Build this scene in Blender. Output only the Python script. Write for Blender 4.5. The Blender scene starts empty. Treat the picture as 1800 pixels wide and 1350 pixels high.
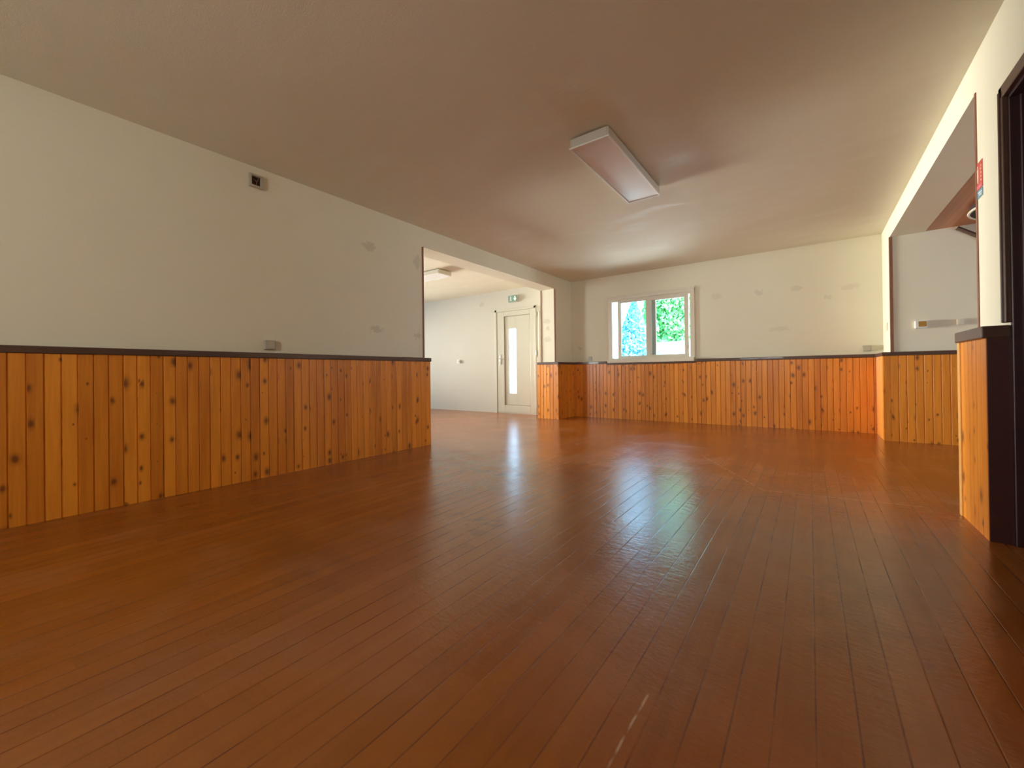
import bpy, bmesh, math, random
from mathutils import Vector, Matrix

# ------------------------------------------------------------------ scene, camera, world, lights
sc = bpy.context.scene
C = sc.collection
sc.view_settings.view_transform = 'Standard'
sc.view_settings.look = 'None'
sc.view_settings.gamma = 1.0
sc.view_settings.exposure = 0.2
sc.view_settings.use_curve_mapping = False
sc.cycles.use_denoising = True
sc.cycles.max_bounces = 10
sc.cycles.diffuse_bounces = 6
sc.cycles.glossy_bounces = 4
sc.cycles.transparent_max_bounces = 8
sc.cycles.sample_clamp_indirect = 12.0
sc.cycles.caustics_reflective = False
sc.cycles.caustics_refractive = False

YAW, PITCH, ROLL = 0.6272, 0.0048, -0.0119
cam_d = bpy.data.cameras.new('camera')
cam = bpy.data.objects.new('camera', cam_d); C.objects.link(cam)
cam_d.sensor_fit = 'HORIZONTAL'; cam_d.sensor_width = 36.0
cam_d.lens = 723.2 / 1800 * 36.0
cam_d.shift_y = -22.6 / 1800
cam_d.clip_start = 0.02; cam_d.clip_end = 300
fw = Vector((-math.sin(YAW), math.cos(YAW), 0)); rt = Vector((math.cos(YAW), math.sin(YAW), 0)); up = Vector((0, 0, 1))
fw2 = fw * math.cos(PITCH) + up * math.sin(PITCH); up2 = up * math.cos(PITCH) - fw * math.sin(PITCH)
r2 = rt * math.cos(ROLL) + up2 * math.sin(ROLL); u2 = up2 * math.cos(ROLL) - rt * math.sin(ROLL)
mw = Matrix((r2, u2, -fw2)).transposed().to_4x4(); mw.translation = Vector((0, 0, 0.85))
cam.matrix_world = mw
sc.camera = cam

world = bpy.data.worlds.new('world'); sc.world = world; world.use_nodes = True
wn = world.node_tree; wn.nodes['Background'].inputs['Color'].default_value = (0.38, 0.68, 1.0, 1)
wn.nodes['Background'].inputs['Strength'].default_value = 8.0

def lamp(name, kind, loc, rot, energy, color, **kw):
    l = bpy.data.lights.new(name, kind); l.energy = energy; l.color = color
    for k, v in kw.items(): setattr(l, k, v)
    o = bpy.data.objects.new(name, l); C.objects.link(o); o.location = loc; o.rotation_euler = rot
    return o
R90 = math.pi / 2
# sun from behind the house, lighting the garden the windows look on
lamp('sun', 'SUN', (0, 0, 12), (math.radians(42), 0, math.radians(75)), 26.0, (1.0, 0.95, 0.86), angle=0.01)
# area lamps for daylight: annex left window inferred, the other three added as fill
lamp('daylight_annex_window', 'AREA', (-11.42, 4.6, 1.45), (0, -R90, math.radians(4)), 195, (1.0, 0.98, 0.86), shape='RECTANGLE', size=1.5, size_y=3.2, spread=math.radians(52))
lamp('fill_annex_front', 'AREA', (-6.6, 0.18, 1.5), (R90, 0, math.radians(-32)), 22, (1.0, 0.98, 0.86), shape='RECTANGLE', size=0.9, size_y=1.4, spread=math.radians(80))  # added fill, lifts the back wall through the annex opening
lamp('fill_front', 'AREA', (-1.4, -2.9, 1.5), (R90, 0, 0), 72, (1.0, 0.92, 0.74), shape='RECTANGLE', size=1.4, size_y=0.8)  # added fill for left wall and ceiling, no known source
lamp('fill_side_room', 'AREA', (4.4, 4.2, 1.5), (0, R90, 0), 8, (1.0, 0.95, 0.86), shape='RECTANGLE', size=1.2, size_y=1.4, spread=math.radians(110))  # added fill, reaches the left wall through the side opening

# ------------------------------------------------------------------ dimensions
XR, XL, YB, H, T = 0.782, -3.793, 7.246, 2.625, 0.30
XRO, XLO = XR + T, XL - T
YF = -2.5
RAIL, WT = 1.045, 0.0825
LO = (3.41, 6.60, 2.394)     # opening to the annex: y0, y1, top
RO = (3.45, 6.60, 2.412)     # opening to the side room
DO = (1.95, 3.00, 2.16)      # dark doorway
XA, YA, YAF = -11.1, 7.02, 0.6
WIN = (-2.96, -1.585, 1.065, 2.175)
PITCHW = 0.07

# ------------------------------------------------------------------ node helpers
def new_mat(name):
    m = bpy.data.materials.new(name); m.use_nodes = True
    nt = m.node_tree; b = nt.nodes['Principled BSDF']
    return m, nt, b
def nd(nt, t, **kw):
    n = nt.nodes.new(t)
    for k, v in kw.items(): setattr(n, k, v)
    return n
def setin(nt, sock, v):
    if isinstance(v, bpy.types.NodeSocket): nt.links.new(v, sock)
    else: sock.default_value = v
def math_(nt, op, a, b=0.0, c=None, clamp=False):
    n = nd(nt, 'ShaderNodeMath', operation=op, use_clamp=clamp)
    setin(nt, n.inputs[0], a); setin(nt, n.inputs[1], b)
    if c is not None: setin(nt, n.inputs[2], c)
    return n.outputs[0]
def mixc(nt, f, a, b, bt='MIX'):
    n = nd(nt, 'ShaderNodeMix', data_type='RGBA', blend_type=bt)
    setin(nt, n.inputs['Factor'], f)
    setin(nt, n.inputs[6], a); setin(nt, n.inputs[7], b)
    return n.outputs[2]
def maprange(nt, v, a, b, c=0.0, d=1.0, smooth=False):
    n = nd(nt, 'ShaderNodeMapRange'); n.interpolation_type = 'SMOOTHSTEP' if smooth else 'LINEAR'
    setin(nt, n.inputs[0], v)
    for i, x in enumerate((a, b, c, d)): n.inputs[i + 1].default_value = x
    return n.outputs[0]
def noise(nt, vec, scale, detail=3, rough=0.5, dim='3D'):
    n = nd(nt, 'ShaderNodeTexNoise', noise_dimensions=dim)
    if vec is not None: nt.links.new(vec, n.inputs['Vector'])
    n.inputs['Scale'].default_value = scale; n.inputs['Detail'].default_value = detail; n.inputs['Roughness'].default_value = rough
    return n
def bump(nt, b, h, strength, dist):
    n = nd(nt, 'ShaderNodeBump'); n.inputs['Strength'].default_value = strength; n.inputs['Distance'].default_value = dist
    nt.links.new(h, n.inputs['Height']); nt.links.new(n.outputs[0], b.inputs['Normal']); return n
def obj_xyz(nt):
    tc = nd(nt, 'ShaderNodeTexCoord'); s = nd(nt, 'ShaderNodeSeparateXYZ'); nt.links.new(tc.outputs['Object'], s.inputs[0])
    return tc.outputs['Object'], s.outputs[0], s.outputs[1], s.outputs[2]
def comb(nt, x, y, z):
    n = nd(nt, 'ShaderNodeCombineXYZ'); setin(nt, n.inputs[0], x); setin(nt, n.inputs[1], y); setin(nt, n.inputs[2], z); return n.outputs[0]
def rgba(c): return (c[0], c[1], c[2], 1.0)

def simple(name, col, rough=0.5, metal=0.0, spec=0.5, vary=0.08, scale=30, coat=0.0):
    m, nt, b = new_mat(name)
    P, x, y, z = obj_xyz(nt)
    n = noise(nt, P, scale, 3)
    dark = tuple(c * (1 - vary) for c in col); lite = tuple(min(1, c * (1 + vary)) for c in col)
    nt.links.new(mixc(nt, n.outputs['Fac'], rgba(dark), rgba(lite)), b.inputs['Base Color'])
    b.inputs['Roughness'].default_value = rough; b.inputs['Metallic'].default_value = metal
    b.inputs['Specular IOR Level'].default_value = spec; b.inputs['Coat Weight'].default_value = coat
    return m

def plaster(name, col, spots=(), gloss_patches=False, rough=0.75):
    """spots: (x, y, z, radius_h, radius_v, darkness) putty marks with their own outline."""
    m, nt, b = new_mat(name)
    P, x, y, z = obj_xyz(nt)
    big = noise(nt, P, 1.3, 4, 0.6); fine = noise(nt, P, 220, 2)
    c = mixc(nt, maprange(nt, big.outputs['Fac'], 0.3, 0.7), rgba([v * 0.965 for v in col]), rgba(col))
    if spots:
        wob = noise(nt, P, 22, 3); wv = nd(nt, 'ShaderNodeVectorMath', operation='MULTIPLY_ADD')
        nt.links.new(wob.outputs['Color'], wv.inputs[0]); wv.inputs[1].default_value = (0.12, 0.12, 0.12)
        nt.links.new(P, wv.inputs[2])
        for sx, sy, sz, rh, rv, dk in spots:
            sub = nd(nt, 'ShaderNodeVectorMath', operation='SUBTRACT'); nt.links.new(wv.outputs[0], sub.inputs[0])
            sub.inputs[1].default_value = (sx + 0.06, sy + 0.06, sz + 0.06)
            dv = nd(nt, 'ShaderNodeVectorMath', operation='DIVIDE'); nt.links.new(sub.outputs[0], dv.inputs[0])
            dv.inputs[1].default_value = (rh, rh, rv)
            ln = nd(nt, 'ShaderNodeVectorMath', operation='LENGTH'); nt.links.new(dv.outputs[0], ln.inputs[0])
            f = maprange(nt, ln.outputs['Value'], 0.55, 1.0, dk, 0.0, True)
            c = mixc(nt, f, c, rgba((0.42, 0.37, 0.28)))
    nt.links.new(c, b.inputs['Base Color'])
    if gloss_patches:
        st = nd(nt, 'ShaderNodeMapping'); nt.links.new(P, st.inputs[0]); st.inputs['Rotation'].default_value = (0, 0, 0.5); st.inputs['Scale'].default_value = (1.0, 2.6, 1.0)
        g = noise(nt, st.outputs[0], 1.6, 6, 0.62)
        gf = maprange(nt, g.outputs['Fac'], 0.50, 0.66, 0, 1, True)
        nt.links.new(maprange(nt, gf, 0, 1, 0.65, 0.46), b.inputs['Roughness'])
        nt.links.new(maprange(nt, gf, 0, 1, 0.35, 0.75), b.inputs['Specular IOR Level'])
        h = math_(nt, 'ADD', math_(nt, 'MULTIPLY', g.outputs['Fac'], 4.0), fine.outputs['Fac'])
        bump(nt, b, h, 0.25, 0.004)
    else:
        b.inputs['Roughness'].default_value = rough; b.inputs['Specular IOR Level'].default_value = 0.3
        med = noise(nt, P, 9, 3)
        bump(nt, b, math_(nt, 'ADD', math_(nt, 'MULTIPLY', med.outputs['Fac'], 3.0), fine.outputs['Fac']), 0.2, 0.003)
    return m

def pine(name, base, light, knot=True, rough=0.38, along='z', width=PITCHW, coat=0.15):
    """planks: index from (x + y) / width, grain running along z (or along y for a ceiling)."""
    m, nt, b = new_mat(name)
    P, x, y, z = obj_xyz(nt)
    if along == 'z': u = math_(nt, 'DIVIDE', math_(nt, 'ADD', x, y), width); v = z
    else: u = math_(nt, 'DIVIDE', x, width); v = y
    u = math_(nt, 'ADD', u, 400.0)
    idx = math_(nt, 'FLOOR', u)
    wn_ = nd(nt, 'ShaderNodeTexWhiteNoise', noise_dimensions='1D'); nt.links.new(idx, wn_.inputs['W'])
    rnd = wn_.outputs['Value']
    # shift every plank's figure so that it does not run over the joint
    vv = math_(nt, 'ADD', v, math_(nt, 'MULTIPLY', rnd, 17.3))
    uu = math_(nt, 'ADD', math_(nt, 'MULTIPLY', u, width), math_(nt, 'MULTIPLY', rnd, 5.1))
    G = comb(nt, uu, 0.0, vv)
    mp = nd(nt, 'ShaderNodeMapping'); nt.links.new(G, mp.inputs[0]); mp.inputs['Scale'].default_value = (26, 1, 1.5)
    g1 = noise(nt, mp.outputs[0], 1.0, 4, 0.6)
    mp2 = nd(nt, 'ShaderNodeMapping'); nt.links.new(G, mp2.inputs[0]); mp2.inputs['Scale'].default_value = (150, 1, 3)
    g2 = noise(nt, mp2.outputs[0], 1.0, 3, 0.6)
    f = math_(nt, 'ADD', math_(nt, 'MULTIPLY', maprange(nt, g1.outputs['Fac'], 0.3, 0.7), 0.55), math_(nt, 'MULTIPLY', g2.outputs['Fac'], 0.2))
    f = math_(nt, 'ADD', f, math_(nt, 'MULTIPLY', rnd, 0.6), clamp=True)
    c = mixc(nt, f, rgba(base), rgba(light))
    if knot:
        kw = noise(nt, G, 30, 2)
        kv = nd(nt, 'ShaderNodeMapping'); nt.links.new(G, kv.inputs[0]); kv.inputs['Scale'].default_value = (10.5, 1, 6.2)
        kadd = nd(nt, 'ShaderNodeVectorMath', operation='MULTIPLY_ADD'); nt.links.new(kw.outputs['Color'], kadd.inputs[0])
        kadd.inputs[1].default_value = (0.10, 0.0, 0.10); nt.links.new(kv.outputs[0], kadd.inputs[2])
        vo = nd(nt, 'ShaderNodeTexVoronoi', voronoi_dimensions='2D')
        sp = nd(nt, 'ShaderNodeSeparateXYZ'); nt.links.new(kadd.outputs[0], sp.inputs[0])
        nt.links.new(comb(nt, sp.outputs[0], sp.outputs[2], 0.0), vo.inputs['Vector']); vo.inputs['Scale'].default_value = 1.0
        cs = nd(nt, 'ShaderNodeSeparateXYZ'); nt.links.new(vo.outputs['Color'], cs.inputs[0])
        rad = maprange(nt, cs.outputs[0], 0.52, 1.0, 0.0, 0.20)
        k = math_(nt, 'DIVIDE', vo.outputs['Distance'], math_(nt, 'ADD', rad, 0.001))
        core = maprange(nt, k, 0.3, 1.3, 0.82, 0.0, True)
        halo = maprange(nt, k, 0.8, 2.3, 0.45, 0.0, True)
        c = mixc(nt, halo, c, rgba([v_ * 0.55 for v_ in base]))
        c = mixc(nt, core, c, rgba((0.13, 0.032, 0.008)))
    # the tongue and groove joint is darker
    fr = math_(nt, 'FRACT', u)
    e = math_(nt, 'MINIMUM', fr, math_(nt, 'SUBTRACT', 1.0, fr))
    c = mixc(nt, maprange(nt, e, 0.0, 0.05, 0.5, 0.0, True), c, rgba([v_ * 0.3 for v_ in base]))
    nt.links.new(c, b.inputs['Base Color'])
    b.inputs['Roughness'].default_value = rough; b.inputs['Coat Weight'].default_value = coat; b.inputs['Coat Roughness'].default_value = 0.22
    bump(nt, b, g2.outputs['Fac'], 0.15, 0.002)
    return m

def floor_mat():
    m, nt, b = new_mat('worn_orange_brown_strip_floor')
    P, x, y, z = obj_xyz(nt)
    W = 0.0832
    u = math_(nt, 'ADD', math_(nt, 'DIVIDE', x, W), 400.0)
    idx = math_(nt, 'FLOOR', u)
    wn_ = nd(nt, 'ShaderNodeTexWhiteNoise', noise_dimensions='1D'); nt.links.new(idx, wn_.inputs['W'])
    # boards of 1.3 m, every strip shifted
    v = math_(nt, 'ADD', math_(nt, 'DIVIDE', y, 1.3), math_(nt, 'MULTIPLY', wn_.outputs['Value'], 7.7))
    wn2 = nd(nt, 'ShaderNodeTexWhiteNoise', noise_dimensions='2D'); nt.links.new(comb(nt, idx, math_(nt, 'FLOOR', v), 0.0), wn2.inputs['Vector'])
    mp = nd(nt, 'ShaderNodeMapping'); nt.links.new(P, mp.inputs[0]); mp.inputs['Scale'].default_value = (30, 1.6, 1)
    g = noise(nt, mp.outputs[0], 1.0, 4, 0.6)
    big = noise(nt, P, 0.9, 5, 0.62); mid = noise(nt, P, 2.3, 3, 0.5)
    f = math_(nt, 'ADD', math_(nt, 'MULTIPLY', wn2.outputs['Value'], 0.34), math_(nt, 'MULTIPLY', maprange(nt, g.outputs['Fac'], 0.3, 0.7), 0.28))
    f = math_(nt, 'ADD', f, math_(nt, 'MULTIPLY', maprange(nt, big.outputs['Fac'], 0.32, 0.68), 0.5), clamp=True)
    c = mixc(nt, f, rgba((0.21, 0.055, 0.003)), rgba((0.35, 0.108, 0.014)))
    # worn, greyer traffic area
    c = mixc(nt, maprange(nt, mid.outputs['Fac'], 0.42, 0.78, 0.0, 0.30, True), c, rgba((0.36, 0.17, 0.085)))
    # dirt stains with their own outlines
    wv = nd(nt, 'ShaderNodeVectorMath', operation='MULTIPLY_ADD'); nz = noise(nt, P, 6, 4)
    nt.links.new(nz.outputs['Color'], wv.inputs[0]); wv.inputs[1].default_value = (0.5, 0.5, 0); nt.links.new(P, wv.inputs[2])
    for sx, sy, rx, ry, dk in ((-2.38, 2.75, 0.22, 0.09, 0.55), (-2.02, 2.78, 0.14, 0.07, 0.5), (-1.6, 1.80, 0.13, 0.05, 0.5), (-1.46, 1.70, 0.10, 0.05, 0.4), (0.12, 1.9, 0.12, 0.4, 0.3), (-2.0, 1.0, 0.5, 0.16, 0.3)):
        sub = nd(nt, 'ShaderNodeVectorMath', operation='SUBTRACT'); nt.links.new(wv.outputs[0], sub.inputs[0]); sub.inputs[1].default_value = (sx + 0.25, sy + 0.25, 0)
        dv = nd(nt, 'ShaderNodeVectorMath', operation='DIVIDE'); nt.links.new(sub.outputs[0], dv.inputs[0]); dv.inputs[1].default_value = (rx, ry, 1)
        ln = nd(nt, 'ShaderNodeVectorMath', operation='LENGTH'); nt.links.new(dv.outputs[0], ln.inputs[0])
        c = mixc(nt, maprange(nt, ln.outputs['Value'], 0.3, 1.3, dk, 0.0, True), c, rgba((0.12, 0.05, 0.02)))
    def scratch(c, x0, y0, x1, y1, w, col, k):
        dx, dy = x1 - x0, y1 - y0; L = math.hypot(dx, dy); dx /= L; dy /= L
        wob = noise(nt, P, 7, 3); wx = math_(nt, 'ADD', x, math_(nt, 'MULTIPLY', math_(nt, 'SUBTRACT', wob.outputs['Fac'], 0.5), w * 3))
        ax = math_(nt, 'SUBTRACT', wx, x0); ay = math_(nt, 'SUBTRACT', y, y0)
        s = math_(nt, 'ADD', math_(nt, 'MULTIPLY', ax, dx), math_(nt, 'MULTIPLY', ay, dy))
        t = math_(nt, 'ABSOLUTE', math_(nt, 'SUBTRACT', math_(nt, 'MULTIPLY', ax, dy), math_(nt, 'MULTIPLY', ay, dx)))
        inr = math_(nt, 'MULTIPLY', math_(nt, 'GREATER_THAN', s, 0.0), math_(nt, 'LESS_THAN', s, L))
        br = noise(nt, P, 25, 3)
        f = math_(nt, 'MULTIPLY', math_(nt, 'MULTIPLY', inr, maprange(nt, t, w * 0.4, w, k, 0.0)), maprange(nt, br.outputs['Fac'], 0.35, 0.6))
        return mixc(nt, f, c, rgba(col))
    c = scratch(c, -0.366, 0.70, -0.356, 1.09, 0.004, (0.62, 0.42, 0.27), 0.6)
    c = scratch(c, -0.90, 4.48, -0.28, 3.40, 0.007, (0.66, 0.42, 0.28), 0.45)
    c = scratch(c, -0.28, 3.40, 0.55, 3.52, 0.008, (0.66, 0.42, 0.28), 0.3)
    fr = math_(nt, 'FRACT', u); e = math_(nt, 'MINIMUM', fr, math_(nt, 'SUBTRACT', 1.0, fr))
    seam_n = noise(nt, P, 5, 3)
    seam = math_(nt, 'MULTIPLY', maprange(nt, e, 0.01, 0.04, 1.0, 0.0), maprange(nt, seam_n.outputs['Fac'], 0.38, 0.60, 0.2, 0.85))
    c = mixc(nt, seam, c, rgba((0.11, 0.03, 0.01)))
    nt.links.new(c, b.inputs['Base Color'])
    nt.links.new(maprange(nt, mid.outputs['Fac'], 0.3, 0.7, 0.19, 0.27), b.inputs['Roughness'])
    b.inputs['Specular IOR Level'].default_value = 0.65
    cr = noise(nt, P, 48, 3, 0.6); mpw = nd(nt, 'ShaderNodeMapping'); nt.links.new(P, mpw.inputs[0]); mpw.inputs['Rotation'].default_value = (0, 0, 0.6); mpw.inputs['Scale'].default_value = (1, 2.2, 1)
    wv2 = noise(nt, mpw.outputs[0], 15, 3, 0.6)
    h = math_(nt, 'ADD', math_(nt, 'MULTIPLY', cr.outputs['Fac'], 0.5), math_(nt, 'MULTIPLY', wv2.outputs['Fac'], 1.0))
    h = math_(nt, 'SUBTRACT', h, math_(nt, 'MULTIPLY', maprange(nt, e, 0.0, 0.04, 1.0, 0.0), 0.25))
    bump(nt, b, h, 0.30, 0.005)
    return m

WALLC = (0.80, 0.755, 0.60)
M = {}
M['left'] = plaster('cream_wall_paint_with_putty_marks_a', WALLC, [(XL, 2.66, 2.22, 0.11, 0.06, 0.35), (XL, 2.75, 1.34, 0.10, 0.05, 0.35), (XL, 3.32, 2.19, 0.07, 0.10, 0.3), (XL, 3.32, 1.31, 0.07, 0.05, 0.35),
                    (-3.97, 6.6, 1.81, 0.09, 0.08, 0.3), (-3.95, 6.6, 1.68, 0.05, 0.06, 0.35), (-3.96, 6.6, 1.47, 0.09, 0.07, 0.3)])
M['back'] = plaster('cream_wall_paint_with_putty_marks_b', WALLC, [(-1.2, YB, 2.03, 0.09, 0.06, 0.18), (-0.62, YB, 2.02, 0.06, 0.07, 0.25), (-0.15, YB, 2.03, 0.09, 0.05, 0.22), (0.21, YB, 1.86, 0.05, 0.04, 0.2),
                    (0.45, YB, 1.98, 0.14, 0.045, 0.18), (-0.36, YB, 1.45, 0.18, 0.045, 0.18), (-3.62, YB, 1.31, 0.06, 0.06, 0.3)])
M['right'] = plaster('cream_wall_paint_a', WALLC)
M['plain'] = plaster('cream_wall_paint_b', WALLC)
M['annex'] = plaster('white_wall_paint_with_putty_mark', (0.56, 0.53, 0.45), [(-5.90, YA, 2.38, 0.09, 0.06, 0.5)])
M['ceil'] = plaster('cream_ceiling_paint', (0.76, 0.71, 0.57), gloss_patches=True)
M['pine'] = pine('varnished_knotty_pine_boards', (0.46, 0.125, 0.007), (0.84, 0.310, 0.028))
M['pine_ceil'] = pine('varnished_pine_ceiling_boards', (0.42, 0.13, 0.03), (0.56, 0.20, 0.06), knot=False, along='y', width=0.10)
M['pine_light'] = simple('pine_corner_strip', (0.78, 0.42, 0.12), 0.35, vary=0.15, coat=0.3)
M['dark_rail'] = simple('dark_stained_wood_rail', (0.085, 0.042, 0.028), 0.38, vary=0.25, coat=0.2)
M['dark_door'] = simple('very_dark_stained_wood', (0.035, 0.010, 0.012), 0.42, vary=0.35, scale=14, coat=0.15)
M['bead'] = simple('red_brown_corner_bead', (0.24, 0.095, 0.05), 0.5, vary=0.2)
M['end'] = simple('shade_dark_red_board', (0.060, 0.014, 0.010), 0.45, vary=0.3, scale=14)  # shade on the wainscot end face is put into this dark colour
M['floor'] = floor_mat()
M['pvc'] = simple('cream_window_frame', (0.74, 0.69, 0.57), 0.35, vary=0.04)
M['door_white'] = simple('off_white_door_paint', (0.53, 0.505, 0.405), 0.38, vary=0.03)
M['gasket'] = simple('grey_brown_gasket', (0.30, 0.25, 0.18), 0.6)
M['white'] = simple('white_plastic', (0.82, 0.82, 0.80), 0.35, vary=0.03)
M['grey'] = simple('grey_beige_plastic', (0.46, 0.42, 0.34), 0.45, vary=0.05)
M['darkgrey'] = simple('dark_hollow_of_junction_box', (0.035, 0.018, 0.018), 0.6, vary=0.4)
M['metal'] = simple('brushed_metal', (0.55, 0.52, 0.47), 0.32, 0.9)
M['amber'] = simple('amber_lens', (0.42, 0.23, 0.05), 0.25)
M['green'] = simple('dull_green_sign_face', (0.16, 0.30, 0.24), 0.4)
M['signwhite'] = simple('white_sign_print', (0.92, 0.95, 0.92), 0.4)
M['red'] = simple('red_sign_face', (0.62, 0.09, 0.07), 0.35)
M['pink'] = simple('pale_red_sign_band', (0.72, 0.16, 0.20), 0.35)
M['blue'] = simple('grey_blue_sign_face', (0.16, 0.32, 0.42), 0.35)
M['sage'] = simple('pale_sign_print', (0.85, 0.62, 0.46), 0.4)
M['diffuser'] = simple('opal_light_diffuser', (0.86, 0.85, 0.84), 0.22, vary=0.02)
M['fixture'] = simple('white_metal_light_housing', (0.55, 0.51, 0.44), 0.4, vary=0.04)
M['terrace'] = simple('pale_concrete_terrace', (0.84, 0.80, 0.74), 0.9, vary=0.1, scale=3)
M['garden_wall'] = simple('white_rendered_garden_wall', (0.80, 0.82, 0.82), 0.9, vary=0.08, scale=4)
M['bark'] = simple('tree_bark', (0.20, 0.14, 0.09), 0.9, vary=0.3)
M['leaf_blue'] = simple('blue_green_needles', (0.11, 0.42, 0.56), 0.6, vary=0.15, scale=2.5)
M['leaf_green'] = simple('fresh_green_leaves', (0.16, 0.50, 0.16), 0.6, vary=0.15, scale=2.0)
M['outer'] = simple('outer_render', (0.6, 0.57, 0.5), 0.9)

def glass(name, tint, frost=0.0):
    m, nt, b = new_mat(name); nt.nodes.remove(b)
    out = nt.nodes['Material Output']
    tr = nd(nt, 'ShaderNodeBsdfTransparent'); tr.inputs[0].default_value = rgba(tint)
    gl = nd(nt, 'ShaderNodeBsdfGlossy'); gl.inputs['Roughness'].default_value = 0.03
    fr = nd(nt, 'ShaderNodeFresnel'); fr.inputs[0].default_value = 1.35
    base = tr.outputs[0]
    if frost > 0:
        tl = nd(nt, 'ShaderNodeBsdfTranslucent'); tl.inputs[0].default_value = rgba(tint)
        mx0 = nd(nt, 'ShaderNodeMixShader'); n = noise(nt, nd(nt, 'ShaderNodeTexCoord').outputs['Object'], 40, 2)
        nt.links.new(maprange(nt, n.outputs['Fac'], 0.3, 0.7, frost - 0.1, frost + 0.1), mx0.inputs[0])
        nt.links.new(tr.outputs[0], mx0.inputs[1]); nt.links.new(tl.outputs[0], mx0.inputs[2]); base = mx0.outputs[0]
    mx = nd(nt, 'ShaderNodeMixShader'); nt.links.new(fr.outputs[0], mx.inputs[0]); nt.links.new(base, mx.inputs[1]); nt.links.new(gl.outputs[0], mx.inputs[2])
    nt.links.new(mx.outputs[0], out.inputs['Surface'])
    return m
M['glass'] = glass('clear_window_glass', (0.93, 0.97, 0.96))
M['frost'] = glass('frosted_door_glass', (0.9, 0.95, 0.97), 0.4)

# ------------------------------------------------------------------ mesh helpers
def box(bm, x0, y0, z0, x1, y1, z1, bev=0.0):
    r = bmesh.ops.create_cube(bm, size=1.0)
    vs = r['verts']
    for v in vs:
        v.co = Vector(((x0 + x1) / 2 + v.co.x * (x1 - x0), (y0 + y1) / 2 + v.co.y * (y1 - y0), (z0 + z1) / 2 + v.co.z * (z1 - z0)))
    if bev > 0:
        es = list({e for v in vs for e in v.link_edges})
        bmesh.ops.bevel(bm, geom=es, offset=bev, segments=2, affect='EDGES', profile=0.5)
    return bm
def prism(bm, pts, z0, z1):
    lo = [bm.verts.new((p[0], p[1], z0)) for p in pts]; hi = [bm.verts.new((p[0], p[1], z1)) for p in pts]
    n = len(pts)
    for i in range(n):
        bm.faces.new((lo[i], lo[(i + 1) % n], hi[(i + 1) % n], hi[i]))
    bm.faces.new(lo[::-1]); bm.faces.new(hi)
    return bm
def tube(bm, p0, p1, r, seg=14):
    p0, p1 = Vector(p0), Vector(p1); d = p1 - p0; q = d.to_track_quat('Z', 'Y').to_matrix().to_4x4()
    mt = Matrix.Translation((p0 + p1) / 2) @ q
    bmesh.ops.create_cone(bm, cap_ends=True, segments=seg, radius1=r, radius2=r, depth=d.length, matrix=mt)
    return bm
def B(): return bmesh.new()
def obj(name, bm, mat, parent=None, smooth=False):
    bmesh.ops.recalc_face_normals(bm, faces=bm.faces)
    me = bpy.data.meshes.new(name); bm.to_mesh(me); bm.free(); me.materials.append(mat)
    if smooth:
        for p in me.polygons: p.use_smooth = True
    o = bpy.data.objects.new(name, me); C.objects.link(o)
    if parent is not None:
        o.parent = parent
        o.matrix_parent_inverse = Matrix.Translation(-Vector(parent.location))
    return o
def struct(name, bm, mat, parent=None, label=None):
    o = obj(name, bm, mat, parent)
    o['kind'] = 'structure'
    if label: o['label'] = label
    return o
def thing(name, label, cat, loc, group=None):
    o = bpy.data.objects.new(name, None); C.objects.link(o); o.location = loc; o.empty_display_size = 0.1
    o['label'] = label; o['category'] = cat
    if group: o['group'] = group
    return o
def tag(o, label, cat, group=None):
    o['label'] = label; o['category'] = cat
    if group: o['group'] = group
    return o

# ------------------------------------------------------------------ the shell
b = B(); box(b, -11.4, -2.8, -0.15, 4.3, YB + T, 0.0); struct('floor', b, M['floor'], label='orange-brown worn strip floor with dark seams')
b = B(); box(b, -11.4, -2.8, H, XRO, YB + T, H + 0.2); struct('ceiling', b, M['ceil'], label='cream painted ceiling with glossy patches')
b = B(); box(b, XRO, 1.2, RO[2] + 0.008, 4.3, YB + T, H + 0.2); struct('ceiling_side_room', b, M['pine_ceil'], label='wood boarded ceiling of the side room')

b = B()
box(b, XLO, YF, 0, XL, LO[0], H); box(b, XLO, LO[0], LO[2], XL, LO[1], H); box(b, XLO, LO[1], 0, XL, YB + T, H)
struct('wall_left', b, M['left'], label='cream left wall with wide opening to the bright annex')
b = B()
box(b, XL, YB, 0, WIN[0], YB + T, H); box(b, WIN[1], YB, 0, XRO, YB + T, H)
box(b, WIN[0], YB, 0, WIN[1], YB + T, WIN[2]); box(b, WIN[0], YB, WIN[3], WIN[1], YB + T, H)
struct('wall_back', b, M['back'], label='cream back wall around the sliding window')
b = B()
box(b, XR, YF, 0, XRO, DO[0], H); box(b, XR, DO[0], DO[2], XRO, DO[1], H); box(b, XR, DO[1], 0, XRO, RO[0], H)
box(b, XR, RO[0], RO[2], XRO, RO[1], H); box(b, XR, RO[1], 0, XRO, YB, H)
struct('wall_right', b, M['right'], label='cream right wall with wide opening to the side room')
b = B(); fx0, fx1, fz0, fz1 = -2.1, -0.7, 1.2, 2.0
box(b, XLO, YF - T, 0, fx0, YF, H); box(b, fx1, YF - T, 0, XRO, YF, H); box(b, fx0, YF - T, 0, fx1, YF, fz0); box(b, fx0, YF - T, fz1, fx1, YF, H)
struct('wall_front', b, M['plain'])
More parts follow.
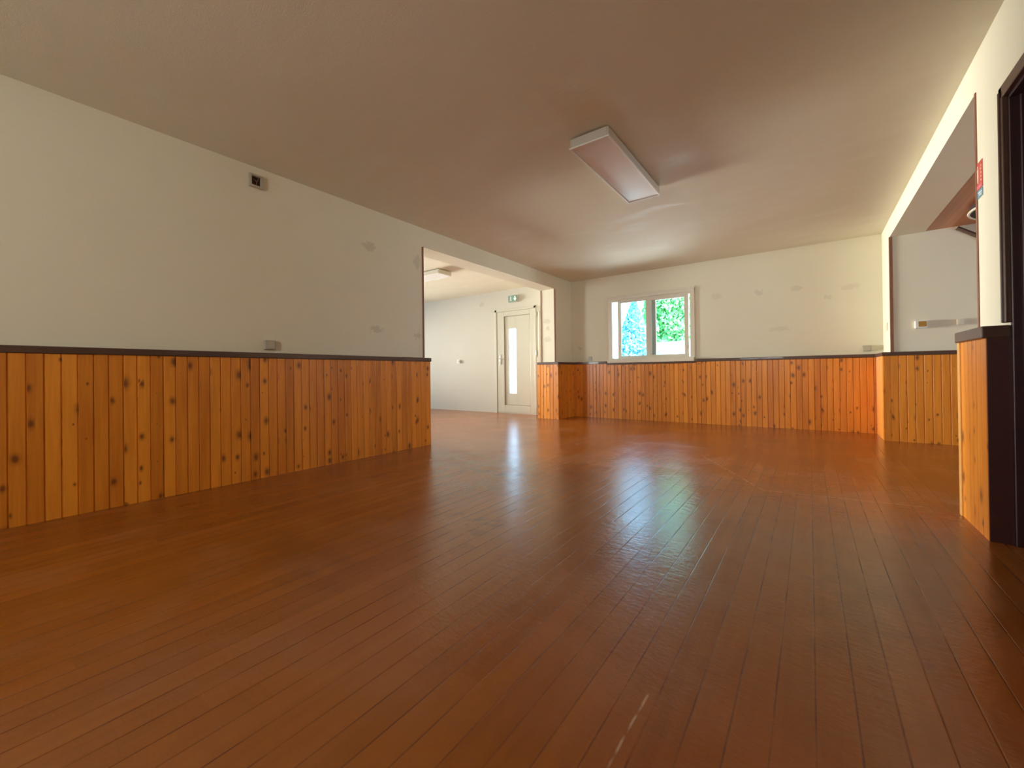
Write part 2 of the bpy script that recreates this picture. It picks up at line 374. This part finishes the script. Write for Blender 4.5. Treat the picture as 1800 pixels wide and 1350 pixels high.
# annex
DX0, DX1, DZ = -5.53, -4.475, 2.215
b = B()
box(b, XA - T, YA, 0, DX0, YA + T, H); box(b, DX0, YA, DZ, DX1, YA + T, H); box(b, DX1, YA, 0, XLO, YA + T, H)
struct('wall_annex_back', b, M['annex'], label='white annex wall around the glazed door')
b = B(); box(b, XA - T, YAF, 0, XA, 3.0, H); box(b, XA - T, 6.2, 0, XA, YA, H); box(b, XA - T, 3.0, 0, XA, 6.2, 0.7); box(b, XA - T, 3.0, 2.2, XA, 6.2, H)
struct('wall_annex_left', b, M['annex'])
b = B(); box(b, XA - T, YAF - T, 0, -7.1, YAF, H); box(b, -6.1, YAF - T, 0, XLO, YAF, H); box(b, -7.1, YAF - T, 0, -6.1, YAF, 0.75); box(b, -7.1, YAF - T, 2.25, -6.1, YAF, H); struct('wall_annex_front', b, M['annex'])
# side room
b = B(); box(b, XRO, RO[1], 0, 4.3, YB + T, RO[2] + 0.008); struct('wall_side_room_back', b, M['plain'], label='beige back wall of the side room')
b = B(); box(b, 4.0, 1.2, 0, 4.3, 3.5, 2.42); box(b, 4.0, 4.9, 0, 4.3, RO[1], 2.42); box(b, 4.0, 3.5, 0, 4.3, 4.9, 0.9); box(b, 4.0, 3.5, 2.1, 4.3, 4.9, 2.42)
struct('wall_side_room_right', b, M['plain'])
b = B(); box(b, XRO, 0.9, 0, 4.3, 1.2, 2.42); struct('wall_side_room_front', b, M['plain'])

# ------------------------------------------------------------------ wainscot of tongue and groove boards
GW, GD = 0.0055, 0.007
def grooves(a, c0, const):
    """groove centres between a and c0 where (u + const) is a multiple of the board width"""
    k = math.ceil((a + const) / PITCHW); out = []
    while k * PITCHW - const < c0:
        out.append(k * PITCHW - const); k += 1
    return [g for g in out if a + 2 * GW < g < c0 - 2 * GW]
def run(bm, axis, front, back, a, c0, z0=0.0, z1=RAIL - 0.045):
    """boards along `axis` (x or y) between a and c0, showing the `front` plane, closed to the `back` plane"""
    s = 1 if front > back else -1
    pts = [(a, back), (a, front)]
    for g in grooves(a, c0, front):
        pts += [(g - GW, front), (g, front - s * GD), (g + GW, front)]
    pts += [(c0, front), (c0, back)]
    if axis == 'y': pts = [(q, p) for p, q in pts]
    prism(bm, pts, z0, z1)
    return bm
def rail(bm, segs, z1=RAIL, h=0.045, over=0.012):
    for x0, y0, x1, y1 in segs:
        box(bm, x0, y0, z1 - h, x1, y1, z1, 0.006)
    return bm
fl, fr_, fb = XL + WT, XR - WT, YB - WT
O = 0.012
# left wall, from behind the camera to the annex opening
b = run(B(), 'y', fl, XL, YF, LO[0] + 0.03)
t1 = struct('trim_1', b, M['pine'], label='knotty pine wainscot along the left wall')
struct('cap_rail', rail(B(), [(XL, YF, fl + O, LO[0] + 0.03 + O)]), M['dark_rail'], t1, 'dark cap rail')
b = B(); box(b, XLO, LO[0], 0, XL + 0.0, LO[0] + 0.03, RAIL - 0.045); struct('corner_strip', b, M['pine'], t1)
# far jamb of the annex opening and left wall beyond it
jy = LO[1] - 0.055
b = run(B(), 'y', fl, XL, jy, fb); run(b, 'x', jy, LO[1], XLO - 0.06, XL)
t2 = struct('trim_2', b, M['pine'], label='knotty pine wainscot round the far jamb of the annex opening')
struct('cap_rail', rail(B(), [(XL, jy - O, fl + O, fb), (XLO - 0.06 - O, jy - O, XL + 0.01, LO[1])]), M['dark_rail'], t2, 'dark cap rail')
b = B(); box(b, XLO - 0.06, LO[1], 0, XLO, YA, RAIL - 0.045); struct('return_board', b, M['pine'], t2)
# back wall
b = run(B(), 'x', fb, YB, fl, fr_)
t3 = struct('trim_3', b, M['pine'], label='knotty pine wainscot along the back wall')
struct('cap_rail', rail(B(), [(XL, fb - O, -3.035, YB), (-1.50, fb - O, XR, YB)]), M['dark_rail'], t3, 'dark cap rail')
struct('cap_rail', rail(B(), [(-3.035, fb - O, -1.50, YB)], z1=1.012, h=0.032), M['dark_rail'], t3, 'dark cap rail lowered under the window')
# right wall stub between back wall and side room opening, round its corner
ay = RO[1] - WT
b = run(B(), 'y', fr_, XR, RO[1], fb)
box(b, fr_, ay, 0, XR, RO[1], RAIL - 0.045)
t4 = struct('trim_4', b, M['pine'], label='pine wainscot return at the corner of the side room opening')
struct('cap_rail', rail(B(), [(fr_ - O, ay - O, XR, fb + 0.01)]), M['dark_rail'], t4, 'dark cap rail')
# side room back wall
b = run(B(), 'x', ay, RO[1], XR, 4.0)
t5 = struct('trim_5', b, M['pine'], label='knotty pine wainscot on the side room back wall')
struct('cap_rail', rail(B(), [(XR - 0.02, ay - O, 4.0, RO[1])]), M['dark_rail'], t5, 'dark cap rail')
# short piece between side room opening and the dark doorway
b = run(B(), 'y', fr_, XR, DO[1], RO[0])
t6 = struct('trim_6', b, M['pine'], label='short pine wainscot panel beside the dark doorway')
struct('cap_rail', rail(B(), [(fr_ - O - 0.004, DO[1] - 0.006, XR, RO[0] + 0.008)], z1=RAIL + 0.008, h=0.06), M['dark_rail'], t6, 'dark cap rail')
b = B(); box(b, fr_ - 0.008, RO[0] - 0.035, 0, XRO, RO[0] + 0.006, RAIL - 0.05, 0.004); struct('corner_strip', b, M['pine_light'], t6, 'pale pine corner strip')
b = B(); box(b, fr_ + 0.002, DO[1] - 0.006, 0, XR, DO[1] + 0.002, RAIL - 0.05); struct('end_board', b, M['end'], t6, 'end board coloured dark red for shade')
# right wall behind the doorway, out of frame
b = run(B(), 'y', fr_, XR, YF, DO[0]); struct('trim_7', b, M['pine'])

# corner beads of the openings
def bead(n, x, y, z0, z1, sx, sy, w=0.022):
    bb = B(); box(bb, min(x, x + sx * w), min(y, y + sy * w), z0, max(x, x + sx * w), max(y, y + sy * w), z1, 0.002)
    return struct('trim_%d' % n, bb, M['bead'], label=None)
def bead2(n, xc, yc, z0, z1, w, label):
    bb = B(); box(bb, xc - w / 2, yc - w / 2, z0, xc + w / 2, yc + w / 2, z1, 0.002); struct('trim_%d' % n, bb, M['bead'], label=label)
bead2(8, XL - 0.005, LO[0] + 0.001, RAIL, LO[2], 0.024, 'brown corner bead on the near edge of the annex opening')
bead2(9, XL - 0.006, LO[1] + 0.004, RAIL, LO[2], 0.022, 'brown corner bead on the far edge of the annex opening')
bead2(10, XLO + 0.004, LO[1] + 0.004, RAIL, LO[2], 0.022, 'brown corner bead on the annex side of the far jamb')
bead2(11, XR + 0.008, RO[1] + 0.003, RAIL, RO[2], 0.030, 'brown corner bead on the far edge of the side room opening')
bead2(12, XR + 0.004, RO[0] - 0.001, RAIL, RO[2], 0.020, 'brown corner bead on the near edge of the side room opening')

# ------------------------------------------------------------------ window_1: sliding window in the back wall
wx0, wx1, wz0, wz1 = WIN
w1 = B()
cx0, cx1, cz0, cz1 = -3.02, -1.525, 1.012, 2.232
box(w1, cx0, YB - 0.028, cz0, wx0 + 0.012, YB, cz1, 0.004); box(w1, wx1 - 0.012, YB - 0.028, cz0, cx1, YB, cz1, 0.004)
box(w1, cx0, YB - 0.034, wz1 - 0.01, cx1, YB, cz1, 0.004); box(w1, cx0, YB - 0.105, cz0, cx1, YB, wz0 + 0.012, 0.006)
box(w1, cx0 - 0.01, YB - 0.044, cz1 - 0.022, cx1 + 0.01, YB, cz1 + 0.008, 0.004)
w1 = struct('window_1', w1, M['pvc'], label='cream sliding window in the back wall')
f = B(); ya, yb = YB + 0.005, YB + 0.10
box(f, wx0, ya, wz1 - 0.04, wx1, yb, wz1, 0.003); box(f, wx0, ya, wz0, wx1, yb, wz0 + 0.03, 0.003)
box(f, wx0, ya, wz0, wx0 + 0.012, yb, wz1, 0.002); box(f, wx1 - 0.008, ya, wz0, wx1, yb, wz1, 0.002)
struct('window_frame', f, M['pvc'], w1)
def sash(x0, x1, z0, z1, y0, ls, rs, bs, ts):
    s = B(); y1 = y0 + 0.036
    box(s, x0, y0, z0, x0 + ls, y1, z1, 0.003); box(s, x1 - rs, y0, z0, x1, y1, z1, 0.003)
    box(s, x0 + ls, y0, z0, x1 - rs, y1, z0 + bs, 0.003); box(s, x0 + ls, y0, z1 - ts, x1 - rs, y1, z1, 0.003)
    o = struct('window_sash', s, M['pvc'], w1)
    g = B(); box(g, x0 + ls - 0.005, y0 + 0.014, z0 + bs - 0.005, x1 - rs + 0.005, y0 + 0.022, z1 - ts + 0.005)
    gg = struct('window_glass', g, M['glass'], w1)
    return o
zlo, zhi = wz0 + 0.022, wz1 - 0.034
sash(-2.868, -2.175, zlo, zhi, YB + 0.058, 0.062, 0.075, 0.05, 0.03)      # outer sash, pulled to the right of its frame
sash(-2.335, -1.628, zlo, zhi, YB + 0.014, 0.078, 0.065, 0.055, 0.05)      # inner sash
g = B(); box(g, -2.250, YB + 0.016, zlo + 0.055, -2.236, YB + 0.03, zhi - 0.05); struct('window_gasket', g, M['white'], w1)
for hx in (-2.857, -1.655):
    h = B(); box(h, hx, YB - 0.004 if hx > -2 else YB + 0.046, 1.235, hx + 0.014, YB + 0.018 if hx > -2 else YB + 0.062, 1.33, 0.004)
    struct('window_catch', h, M['metal'], w1)
# outer reveal sill
s = B(); box(s, wx0 - 0.1, YB + 0.1, wz0 - 0.06, wx1 + 0.1, YB + T + 0.08, wz0 - 0.005); struct('window_sill', s, M['garden_wall'], w1)

# unseen windows: annex left one inferred, the others made up for the fill lamps
def unseen_window(n, p0, p1, axis):
    f = B(); (x0, y0, z0), (x1, y1, z1) = p0, p1; w = 0.06
    if axis == 'x':
        box(f, x0, y0, z0, x1, y1, z0 + w); box(f, x0, y0, z1 - w, x1, y1, z1); box(f, x0, y0, z0, x0 + w, y1, z1); box(f, x1 - w, y0, z0, x1, y1, z1)
        xm = (x0 + x1) / 2; box(f, xm - w / 2, y0, z0, xm + w / 2, y1, z1)
    else:
        box(f, x0, y0, z0, x1, y1, z0 + w); box(f, x0, y0, z1 - w, x1, y1, z1); box(f, x0, y0, z0, x1, y0 + w, z1); box(f, x0, y1 - w, z0, x1, y1, z1)
        ym = (y0 + y1) / 2; box(f, x0, ym - w / 2, z0, x1, ym + w / 2, z1)
    return struct('window_%d' % n, f, M['pvc'])
unseen_window(5, (-7.1, YAF - 0.14, 0.75), (-6.1, YAF - 0.08, 2.25), 'x')  # made-up window for the annex front fill
unseen_window(2, (XA - 0.12, 3.0, 0.7), (XA - 0.06, 6.2, 2.2), 'y')
unseen_window(3, (fx0, YF - 0.14, fz0), (fx1, YF - 0.08, fz1), 'x')  # made-up window for the fill behind the camera
unseen_window(4, (4.06, 3.5, 0.9), (4.12, 4.9, 2.1), 'y')  # made-up window for the side room fill

# ------------------------------------------------------------------ door_1: glazed door of the annex
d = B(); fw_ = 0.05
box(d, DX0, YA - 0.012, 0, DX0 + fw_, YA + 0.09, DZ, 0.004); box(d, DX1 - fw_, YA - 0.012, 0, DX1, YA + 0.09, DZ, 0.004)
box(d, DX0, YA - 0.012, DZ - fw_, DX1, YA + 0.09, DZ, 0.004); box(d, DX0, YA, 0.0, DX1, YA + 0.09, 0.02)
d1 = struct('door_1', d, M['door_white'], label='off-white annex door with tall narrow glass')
# leaf: outer frame, recessed panel with the glass slot
lx0, lx1, lz0, lz1 = DX0 + fw_ + 0.003, DX1 - fw_ - 0.003, 0.022, DZ - fw_ - 0.003
px0, px1, pz0, pz1 = -5.285, -4.625, 0.17, 2.06
l = B(); y0, y1 = YA - 0.004, YA + 0.05
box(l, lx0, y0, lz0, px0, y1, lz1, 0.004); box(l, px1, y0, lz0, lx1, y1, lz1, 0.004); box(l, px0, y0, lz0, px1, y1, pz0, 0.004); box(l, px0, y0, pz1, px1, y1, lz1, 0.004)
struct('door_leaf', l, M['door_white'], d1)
gx0, gx1, gz0, gz1 = -5.175, -4.985, 0.425, 1.79
p = B(); y0, y1 = YA + 0.014, YA + 0.04
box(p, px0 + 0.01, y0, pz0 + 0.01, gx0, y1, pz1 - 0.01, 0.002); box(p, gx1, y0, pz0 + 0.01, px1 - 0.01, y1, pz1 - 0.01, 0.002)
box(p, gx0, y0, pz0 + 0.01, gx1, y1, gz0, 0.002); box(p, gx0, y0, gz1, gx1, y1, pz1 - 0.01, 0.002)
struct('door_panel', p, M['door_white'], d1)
q = B()
for a in ((px0, pz0, px0 + 0.014, pz1), (px1 - 0.012, pz0, px1, pz1), (px0, pz0, px1, pz0 + 0.012), (px0, pz1 - 0.012, px1, pz1)):
    box(q, a[0], YA + 0.006, a[1], a[2], YA + 0.02, a[3])
struct('door_bead', q, M['gasket'], d1)
g = B(); box(g, gx0, YA + 0.022, gz0, gx1, YA + 0.03, gz1); struct('door_glass', g, M['frost'], d1)
h = B(); box(h, -5.405, YA - 0.014, 1.03, -5.365, YA - 0.004, 1.25, 0.004); tube(h, (-5.385, YA - 0.05, 1.16), (-5.385, YA - 0.004, 1.16), 0.011)
tube(h, (-5.39, YA - 0.05, 1.16), (-5.25, YA - 0.05, 1.155), 0.010); tube(h, (-5.385, YA - 0.024, 1.07), (-5.385, YA - 0.004, 1.07), 0.014)
struct('door_handle', h, M['metal'], d1)
for hz in (0.25, 1.25, 2.05):
    h = B(); tube(h, (-4.468, YA - 0.02, hz - 0.045), (-4.468, YA - 0.02, hz + 0.045), 0.012); struct('door_hinge', h, M['metal'], d1)

# ------------------------------------------------------------------ door_2: dark doorway beside the camera
d = B(); y0, y1, zt = DO[0], DO[1], DO[2]
for a, c in ((y0 - 0.045, y0 + 0.02), (y1 - 0.015, y1 + 0.028)):
    if a < y0: box(d, XR - 0.022, a, 0, XR, c, zt + 0.045, 0.004)
    else: box(d, XR - 0.022, a, RAIL + 0.02, XR, c, zt + 0.045, 0.004)
box(d, XR - 0.022, y0 - 0.045, zt - 0.015, XR, y1 + 0.028, zt + 0.045, 0.004)
box(d, XR - 0.030, y1 + 0.002, RAIL + 0.02, XR - 0.018, y1 + 0.014, zt + 0.02, 0.004)
d2 = struct('door_2', d, M['dark_rail'], label='dark stained door frame in the right wall')
j = B(); box(j, XR - 0.002, y1 - 0.03, 0, XRO, y1, zt, 0.003); box(j, XR - 0.002, y0, 0, XRO, y0 + 0.03, zt, 0.003); box(j, XR - 0.002, y0, zt - 0.03, XRO, y1, zt, 0.003)
box(j, XR + 0.03, y1 - 0.045, 0, XR + 0.045, y1 - 0.028, zt - 0.03, 0.003)
box(j, XR + 0.20, y1 - 0.045, 0, XR + 0.215, y1 - 0.028, zt - 0.03, 0.003)
struct('door_lining', j, M['dark_door'], d2)
l = B(); box(l, XRO - 0.055, y0 + 0.03, 0.005, XRO - 0.01, y1 - 0.03, zt - 0.03, 0.004)
struct('door_leaf', l, M['dark_door'], d2)
k = B(); tube(k, (XRO - 0.10, y0 + 0.12, 1.03), (XRO - 0.055, y0 + 0.12, 1.03), 0.01); tube(k, (XRO - 0.10, y0 + 0.12, 1.03), (XRO - 0.10, y0 + 0.24, 1.03), 0.01)
struct('door_handle', k, M['metal'], d2)

# ------------------------------------------------------------------ ceiling lights
def ceiling_light(label, x0, y0, x1, y1, group):
    z0 = H - 0.085
    t = thing('ceiling_light', label, 'ceiling light', ((x0 + x1) / 2, (y0 + y1) / 2, H), group)
    h = B(); wl = 0.012
    box(h, x0, y0, z0, x0 + wl, y1, H - 0.012, 0.003); box(h, x1 - wl, y0, z0, x1, y1, H - 0.012, 0.003)
    box(h, x0 + wl, y0, z0, x1 - wl, y0 + wl, H - 0.012, 0.003); box(h, x0 + wl, y1 - wl, z0, x1 - wl, y1, H - 0.012, 0.003)
    box(h, x0 + 0.005, y0 + 0.005, H - 0.02, x1 - 0.005, y1 - 0.005, H - 0.012); obj('housing', h, M['fixture'], t)
    m_ = B(); box(m_, x0 + 0.05, y0 + 0.06, H - 0.0125, x1 - 0.05, y1 - 0.06, H + 0.001); obj('mounting_plate', m_, M['grey'], t)
    q = B(); e = 0.006
    box(q, x0 - e, y0 - e, z0 - 0.004, x0 + 0.008, y1 + e, z0 + 0.006, 0.002); box(q, x1 - 0.008, y0 - e, z0 - 0.004, x1 + e, y1 + e, z0 + 0.006, 0.002)
    box(q, x0 + 0.008, y0 - e, z0 - 0.004, x1 - 0.008, y0 + 0.008, z0 + 0.006, 0.002); box(q, x0 + 0.008, y1 - 0.008, z0 - 0.004, x1 - 0.008, y1 + e, z0 + 0.006, 0.002)
    obj('rim', q, M['white'], t)
    p = B(); box(p, x0 + wl, y0 + wl, z0 + 0.005, x1 - wl, y1 - wl, z0 + 0.009); obj('diffuser', p, M['diffuser'], t)
    return t
ceiling_light('long rectangular white ceiling light, switched off, above the main room', -1.452, 2.79, -1.147, 4.03, 'ceiling lights')
ceiling_light('ceiling light partly seen through the annex opening, above the annex', -6.26, 4.86, -5.02, 5.165, 'ceiling lights')

# ------------------------------------------------------------------ things on the left wall
t = thing('junction_box', 'open square electrical box with dark hollow high on the left wall', 'junction box', (XL, 1.55, 2.44))
y0, y1, z0, z1, xo = 1.50, 1.605, 2.445, 2.553, XL + 0.03
r = B(); w = 0.016
box(r, XL, y0, z0, xo, y0 + w, z1, 0.002); box(r, XL, y1 - w, z0, xo, y1, z1, 0.002); box(r, XL, y0 + w, z0, xo, y1 - w, z0 + w, 0.002); box(r, XL, y0 + w, z1 - w, xo, y1 - w, z1, 0.002)
obj('frame', r, M['grey'], t)
r = B(); box(r, XL, y0 + w, z0 + w, XL + 0.004, y1 - w, z1 - w); obj('hollow', r, M['darkgrey'], t)
r = B()
for i, (ya_, za_) in enumerate(((1.535, 2.52), (1.56, 2.47), (1.575, 2.53))):
    tube(r, (XL + 0.003, ya_, za_), (XL + 0.02, 1.552 + 0.004 * i, 2.497), 0.004, 8)
obj('wires', r, M['bead'], t)

def plate(name, label, cat, wall, a0, a1, z0, z1, depth, group=None, kind='blank', mat='grey', inset='white'):
    """wall: ('x', plane, dir) or ('y', plane, dir)"""
    ax, pl, dr = wall
    loc = (pl, (a0 + a1) / 2, z0) if ax == 'x' else ((a0 + a1) / 2, pl, z0)
    t = thing(name, label, cat, loc, group)
    def bx(bm, u0, u1, w0, w1, d0, d1, bev=0.003):
        p0, p1 = sorted((pl + dr * d0, pl + dr * d1))
        if ax == 'x': box(bm, p0, u0, w0, p1, u1, w1, bev)
        else: box(bm, u0, p0, w0, u1, p1, w1, bev)
    h = B(); bx(h, a0, a1, z0, z1, 0, depth, 0.004); obj('housing', h, M[mat], t)
    w = a1 - a0; hh = z1 - z0
    if kind == 'blank':
        c = B(); bx(c, a0 + w * 0.1, a1 - w * 0.1, z0 + hh * 0.1, z1 - hh * 0.1, depth - 0.001, depth + 0.003); obj('cover', c, M[mat], t)
    elif kind == 'socket':
        c = B(); cu, cw = (a0 + a1) / 2, (z0 + z1) / 2
        if ax == 'x': tube(c, (pl + dr * (depth - 0.001), cu, cw), (pl + dr * (depth + 0.002), cu, cw), min(w, hh) * 0.38, 24)
        else: tube(c, (cu, pl + dr * (depth - 0.001), cw), (cu, pl + dr * (depth + 0.002), cw), min(w, hh) * 0.38, 24)
        obj('outlet', c, M[mat], t)
    elif kind == 'switch':
        c = B(); bx(c, a0 + w * 0.2, a1 - w * 0.2, z0 + hh * 0.2, z1 - hh * 0.2, depth - 0.001, depth + 0.005); obj('rocker', c, M[inset], t)
    elif kind == 'lens':
        c = B(); bx(c, a0 + w * 0.27, a1 - w * 0.05, z0 + hh * 0.18, z1 - hh * 0.1, depth - 0.001, depth + 0.003); obj('lens', c, M[inset], t)
    return t
plate('wall_socket', 'square grey-beige socket box just above the left wainscot rail', 'socket', ('x', XL, 1), 1.607, 1.688, 1.078, 1.158, 0.04)
plate('wall_socket', 'small beige socket beside the window, low on the back wall near the left corner', 'socket', ('y', YB, -1), -3.435, -3.36, 1.07, 1.148, 0.012, kind='socket')
plate('wall_socket', 'wide grey-beige surface socket on the back wall near the side room opening', 'socket', ('y', YB, -1), 0.572, 0.66, 1.088, 1.165, 0.035)
plate('light_switch', 'small cream switch on the white wall end beside the side room opening', 'switch', ('x', XR, -1), 6.82, 6.90, 1.32, 1.42, 0.012, kind='switch', mat='pvc', inset='pvc')
plate('light_switch', 'small white switch on the annex wall left of the glazed door', 'switch', ('y', YA, -1), -6.635, -6.56, 1.095, 1.17, 0.03, kind='switch', mat='white', inset='grey')
plate('emergency_light', 'white emergency light with amber lens on the side room back wall', 'emergency light', ('y', RO[1], -1), 0.985, 1.085, 1.31, 1.395, 0.045, kind='lens', mat='white', inset='amber')
plate('junction_box', 'small beige box right of the amber emergency light, side room wall', 'junction box', ('y', RO[1], -1), 1.322, 1.375, 1.325, 1.392, 0.02, mat='pvc')

# conduit and little boxes right of the glazed door
t = thing('conduit', 'thin vertical cream conduit with boxes between the glazed door and the opening', 'conduit', (-4.40, YA, 1.1))
c = B(); tube(c, (-4.40, YA - 0.012, 1.12), (-4.40, YA - 0.012, 2.10), 0.012); obj('pipe', c, M['pvc'], t)
c = B(); box(c, -4.435, YA - 0.03, 2.08, -4.36, YA, 2.19, 0.004); obj('upper_box', c, M['grey'], t)
c = B(); box(c, -4.44, YA - 0.035, 1.05, -4.36, YA, 1.17, 0.004); obj('lower_box', c, M['grey'], t)
plate('wall_socket', 'small dark grey socket near the floor right of the glazed door', 'socket', ('y', YA, -1), -4.43, -4.36, 0.215, 0.275, 0.03, mat='metal')

# ------------------------------------------------------------------ exit sign
t = thing('exit_sign', 'green and white exit sign with figure and arrow above the glazed door', 'exit sign', (-5.0, YA, 2.33))
sx0, sx1, sz0, sz1, yf = -5.135, -4.895, 2.335, 2.475, YA - 0.045
b = B(); box(b, sx0, yf, sz0, sx1, YA, sz1, 0.004); obj('housing', b, M['grey'], t)
b = B(); box(b, sx0 + 0.006, yf - 0.003, sz0 + 0.006, sx1 - 0.006, yf + 0.001, sz1 - 0.006); obj('face', b, M['green'], t)
def flat(bm, pts, y0, y1):
    lo = [bm.verts.new((p[0], y0, p[1])) for p in pts]; hi = [bm.verts.new((p[0], y1, p[1])) for p in pts]; n = len(pts)
    for i in range(n): bm.faces.new((lo[i], lo[(i + 1) % n], hi[(i + 1) % n], hi[i]))
    bm.faces.new(lo); bm.faces.new(hi[::-1])
b = B(); ox, oz = -5.065, 2.405
tube(b, (ox + 0.002, yf - 0.006, oz + 0.042), (ox + 0.002, yf - 0.003, oz + 0.042), 0.011, 12)
for a, c, w in (((0, 0.03), (-0.004, -0.005), 0.012), ((-0.004, -0.005), (0.016, -0.02), 0.006), ((0.016, -0.02), (0.012, -0.048), 0.006), ((-0.004, -0.005), (-0.014, -0.03), 0.006),
                ((-0.014, -0.03), (-0.03, -0.034), 0.005), ((0, 0.027), (0.022, 0.012), 0.005), ((0, 0.027), (-0.02, 0.015), 0.005)):
    d_ = Vector((c[0] - a[0], c[1] - a[1])); n_ = Vector((-d_.y, d_.x)).normalized() * w
    flat(b, [(ox + a[0] + n_.x, oz + a[1] + n_.y), (ox + c[0] + n_.x, oz + c[1] + n_.y), (ox + c[0] - n_.x, oz + c[1] - n_.y), (ox + a[0] - n_.x, oz + a[1] - n_.y)], yf - 0.006, yf - 0.003)
obj('running_figure', b, M['signwhite'], t)
b = B(); ox = -4.955
flat(b, [(ox - 0.015, oz + 0.05), (ox + 0.015, oz + 0.05), (ox + 0.015, oz + 0.012), (ox + 0.042, oz + 0.012), (ox + 0.02, oz - 0.03), (ox, oz - 0.05), (ox - 0.02, oz - 0.03), (ox - 0.042, oz + 0.012), (ox - 0.015, oz + 0.012)], yf - 0.006, yf - 0.003)
obj('arrow', b, M['signwhite'], t)

# ------------------------------------------------------------------ safety sign on the right wall
t = thing('safety_sign', 'small red sign over a blue strip on the white wall above the short wainscot', 'sign', (XR, 3.42, 1.80))
sy0, sy1 = 3.352, 3.449
def sg(bm, y0, y1, z0, z1, d0, d1): box(bm, XR - d1, y0, z0, XR - d0, y1, z1)
b = B(); sg(b, sy0, sy1, 1.850, 2.0, 0, 0.003); obj('red_panel', b, M['red'], t)
b = B(); sg(b, 3.410, 3.430, 1.885, 1.97, 0.003, 0.0045)
sg(b, 3.406, 3.434, 1.955, 1.962, 0.003, 0.0046); tube(b, (XR - 0.0045, 3.42, 1.972), (XR - 0.003, 3.42, 1.972), 0.009, 12)
for k in range(5): sg(b, 3.362, 3.374, 1.885 + k * 0.020, 1.896 + k * 0.020, 0.003, 0.0045)
obj('pictogram', b, M['sage'], t)
b = B(); sg(b, sy0, sy1, 1.850, 1.874, 0.003, 0.0044); obj('lower_band', b, M['pink'], t)
b = B(); sg(b, sy0, sy1, 1.80, 1.846, 0, 0.003); obj('blue_panel', b, M['blue'], t)
b = B(); sg(b, sy0 + 0.008, sy1 - 0.045, 1.812, 1.818, 0.003, 0.0044); sg(b, sy0 + 0.008, sy1 - 0.03, 1.825, 1.831, 0.003, 0.0044); obj('print', b, M['signwhite'], t)

# ------------------------------------------------------------------ round vent and bracket on the side room ceiling
t = thing('ceiling_vent', 'round dark vent with pale rim on the wood ceiling of the side room', 'vent', (1.77, 5.85, RO[2] + 0.008))
zc = RO[2] + 0.008; cx, cy, rr = 1.77, 5.85, 0.50
b = B()
seg = 48
prof = [(rr - 0.012, -0.052), (rr, -0.052), (rr + 0.004, -0.060), (rr, -0.068), (rr - 0.014, -0.070), (rr - 0.016, -0.052)]
rings = [[b.verts.new((cx + r_ * math.cos(2 * math.pi * i / seg), cy + r_ * math.sin(2 * math.pi * i / seg), zc + z_)) for i in range(seg)] for r_, z_ in prof]
for a in range(len(prof) - 1):
    for i in range(seg): b.faces.new((rings[a][i], rings[a][(i + 1) % seg], rings[a + 1][(i + 1) % seg], rings[a + 1][i]))
obj('rim', b, M['pvc'], t, True)
b = B(); tube(b, (cx, cy, zc - 0.062), (cx, cy, zc - 0.001), rr - 0.014, 48); obj('drum', b, M['darkgrey'], t)
t = thing('bracket', 'dark brown slanting bar under the wood ceiling at the side room back wall', 'bracket', (1.34, 6.55, 2.39))
b = B(); tube(b, (1.335, 6.585, 2.40), (1.52, 6.585, 2.255), 0.022, 8); obj('bar', b, M['dark_rail'], t)
b = B(); box(b, 1.50, 6.56, 2.22, 1.56, 6.60, 2.29, 0.004); obj('foot', b, M['dark_rail'], t)

b = B(); box(b, 4.3, 0.9, H + 0.05, 6.0, YB + T, H + 0.2); struct('unseen_sun_blocker', b, M['outer'])  # unseen slab added to keep direct sun out of the side room
# ------------------------------------------------------------------ outside, seen washed out through the window
b = B(); box(b, -40, YB + T, -0.4, 40, 60, -0.15); struct('ground', b, M['terrace'], label='pale sunlit terrace outside')
b = B(); box(b, -14, 14.6, -0.15, 8, 14.85, 1.86); struct('wall_garden', b, M['garden_wall'], label='pale sunlit garden wall outside the window')
random.seed(4)
def crown(bm, cx, cy, z0, z1, rad, n, cone=False, size=0.16):
    for i in range(n):
        tz = random.random() ** (1.4 if cone else 1.0); zz = z0 + (z1 - z0) * tz
        r_ = rad * (1 - tz) if cone else rad * math.sqrt(max(0.02, 1 - (2 * tz - 1) ** 2))
        a = random.uniform(0, 2 * math.pi); q = r_ * math.sqrt(random.uniform(0.3, 1)) * random.uniform(0.85, 1.1)
        p = Vector((cx + q * math.cos(a), cy + q * math.sin(a), zz))
        d1_ = Vector((random.gauss(0, 1), random.gauss(0, 1), random.gauss(0, 1))).normalized(); d2_ = d1_.orthogonal().normalized()
        s = size * random.uniform(0.6, 1.3)
        vs = [bm.verts.new(p + d1_ * s), bm.verts.new(p + d2_ * s * 0.5), bm.verts.new(p - d1_ * s), bm.verts.new(p - d2_ * s * 0.5)]
        bm.faces.new(vs)
    return bm
def tree(name, label, cx, cy, z0, z1, rad, n, mat, cone, size, group=None):
    t = thing(name, label, 'tree', (cx, cy, -0.15), group)
    b = B(); bmesh.ops.create_cone(b, cap_ends=True, segments=10, radius1=0.14, radius2=0.05, depth=z1 + 0.0, matrix=Matrix.Translation((cx, cy, -0.15 + z1 / 2)))
    obj('trunk', b, M['bark'], t)
    obj('foliage', crown(B(), cx, cy, z0, z1, rad, n, cone, size), mat, t)
    return t
tree('conifer', 'hazy blue-green conifer outside, seen in the left window pane', -4.42, 12.6, 0.3, 3.05, 1.15, 12000, M['leaf_blue'], True, 0.085)
tree('leafy_tree', 'bright green leafy tree outside, filling the right window pane', -4.42, 17.0, 1.2, 5.2, 1.05, 14000, M['leaf_green'], False, 0.11)
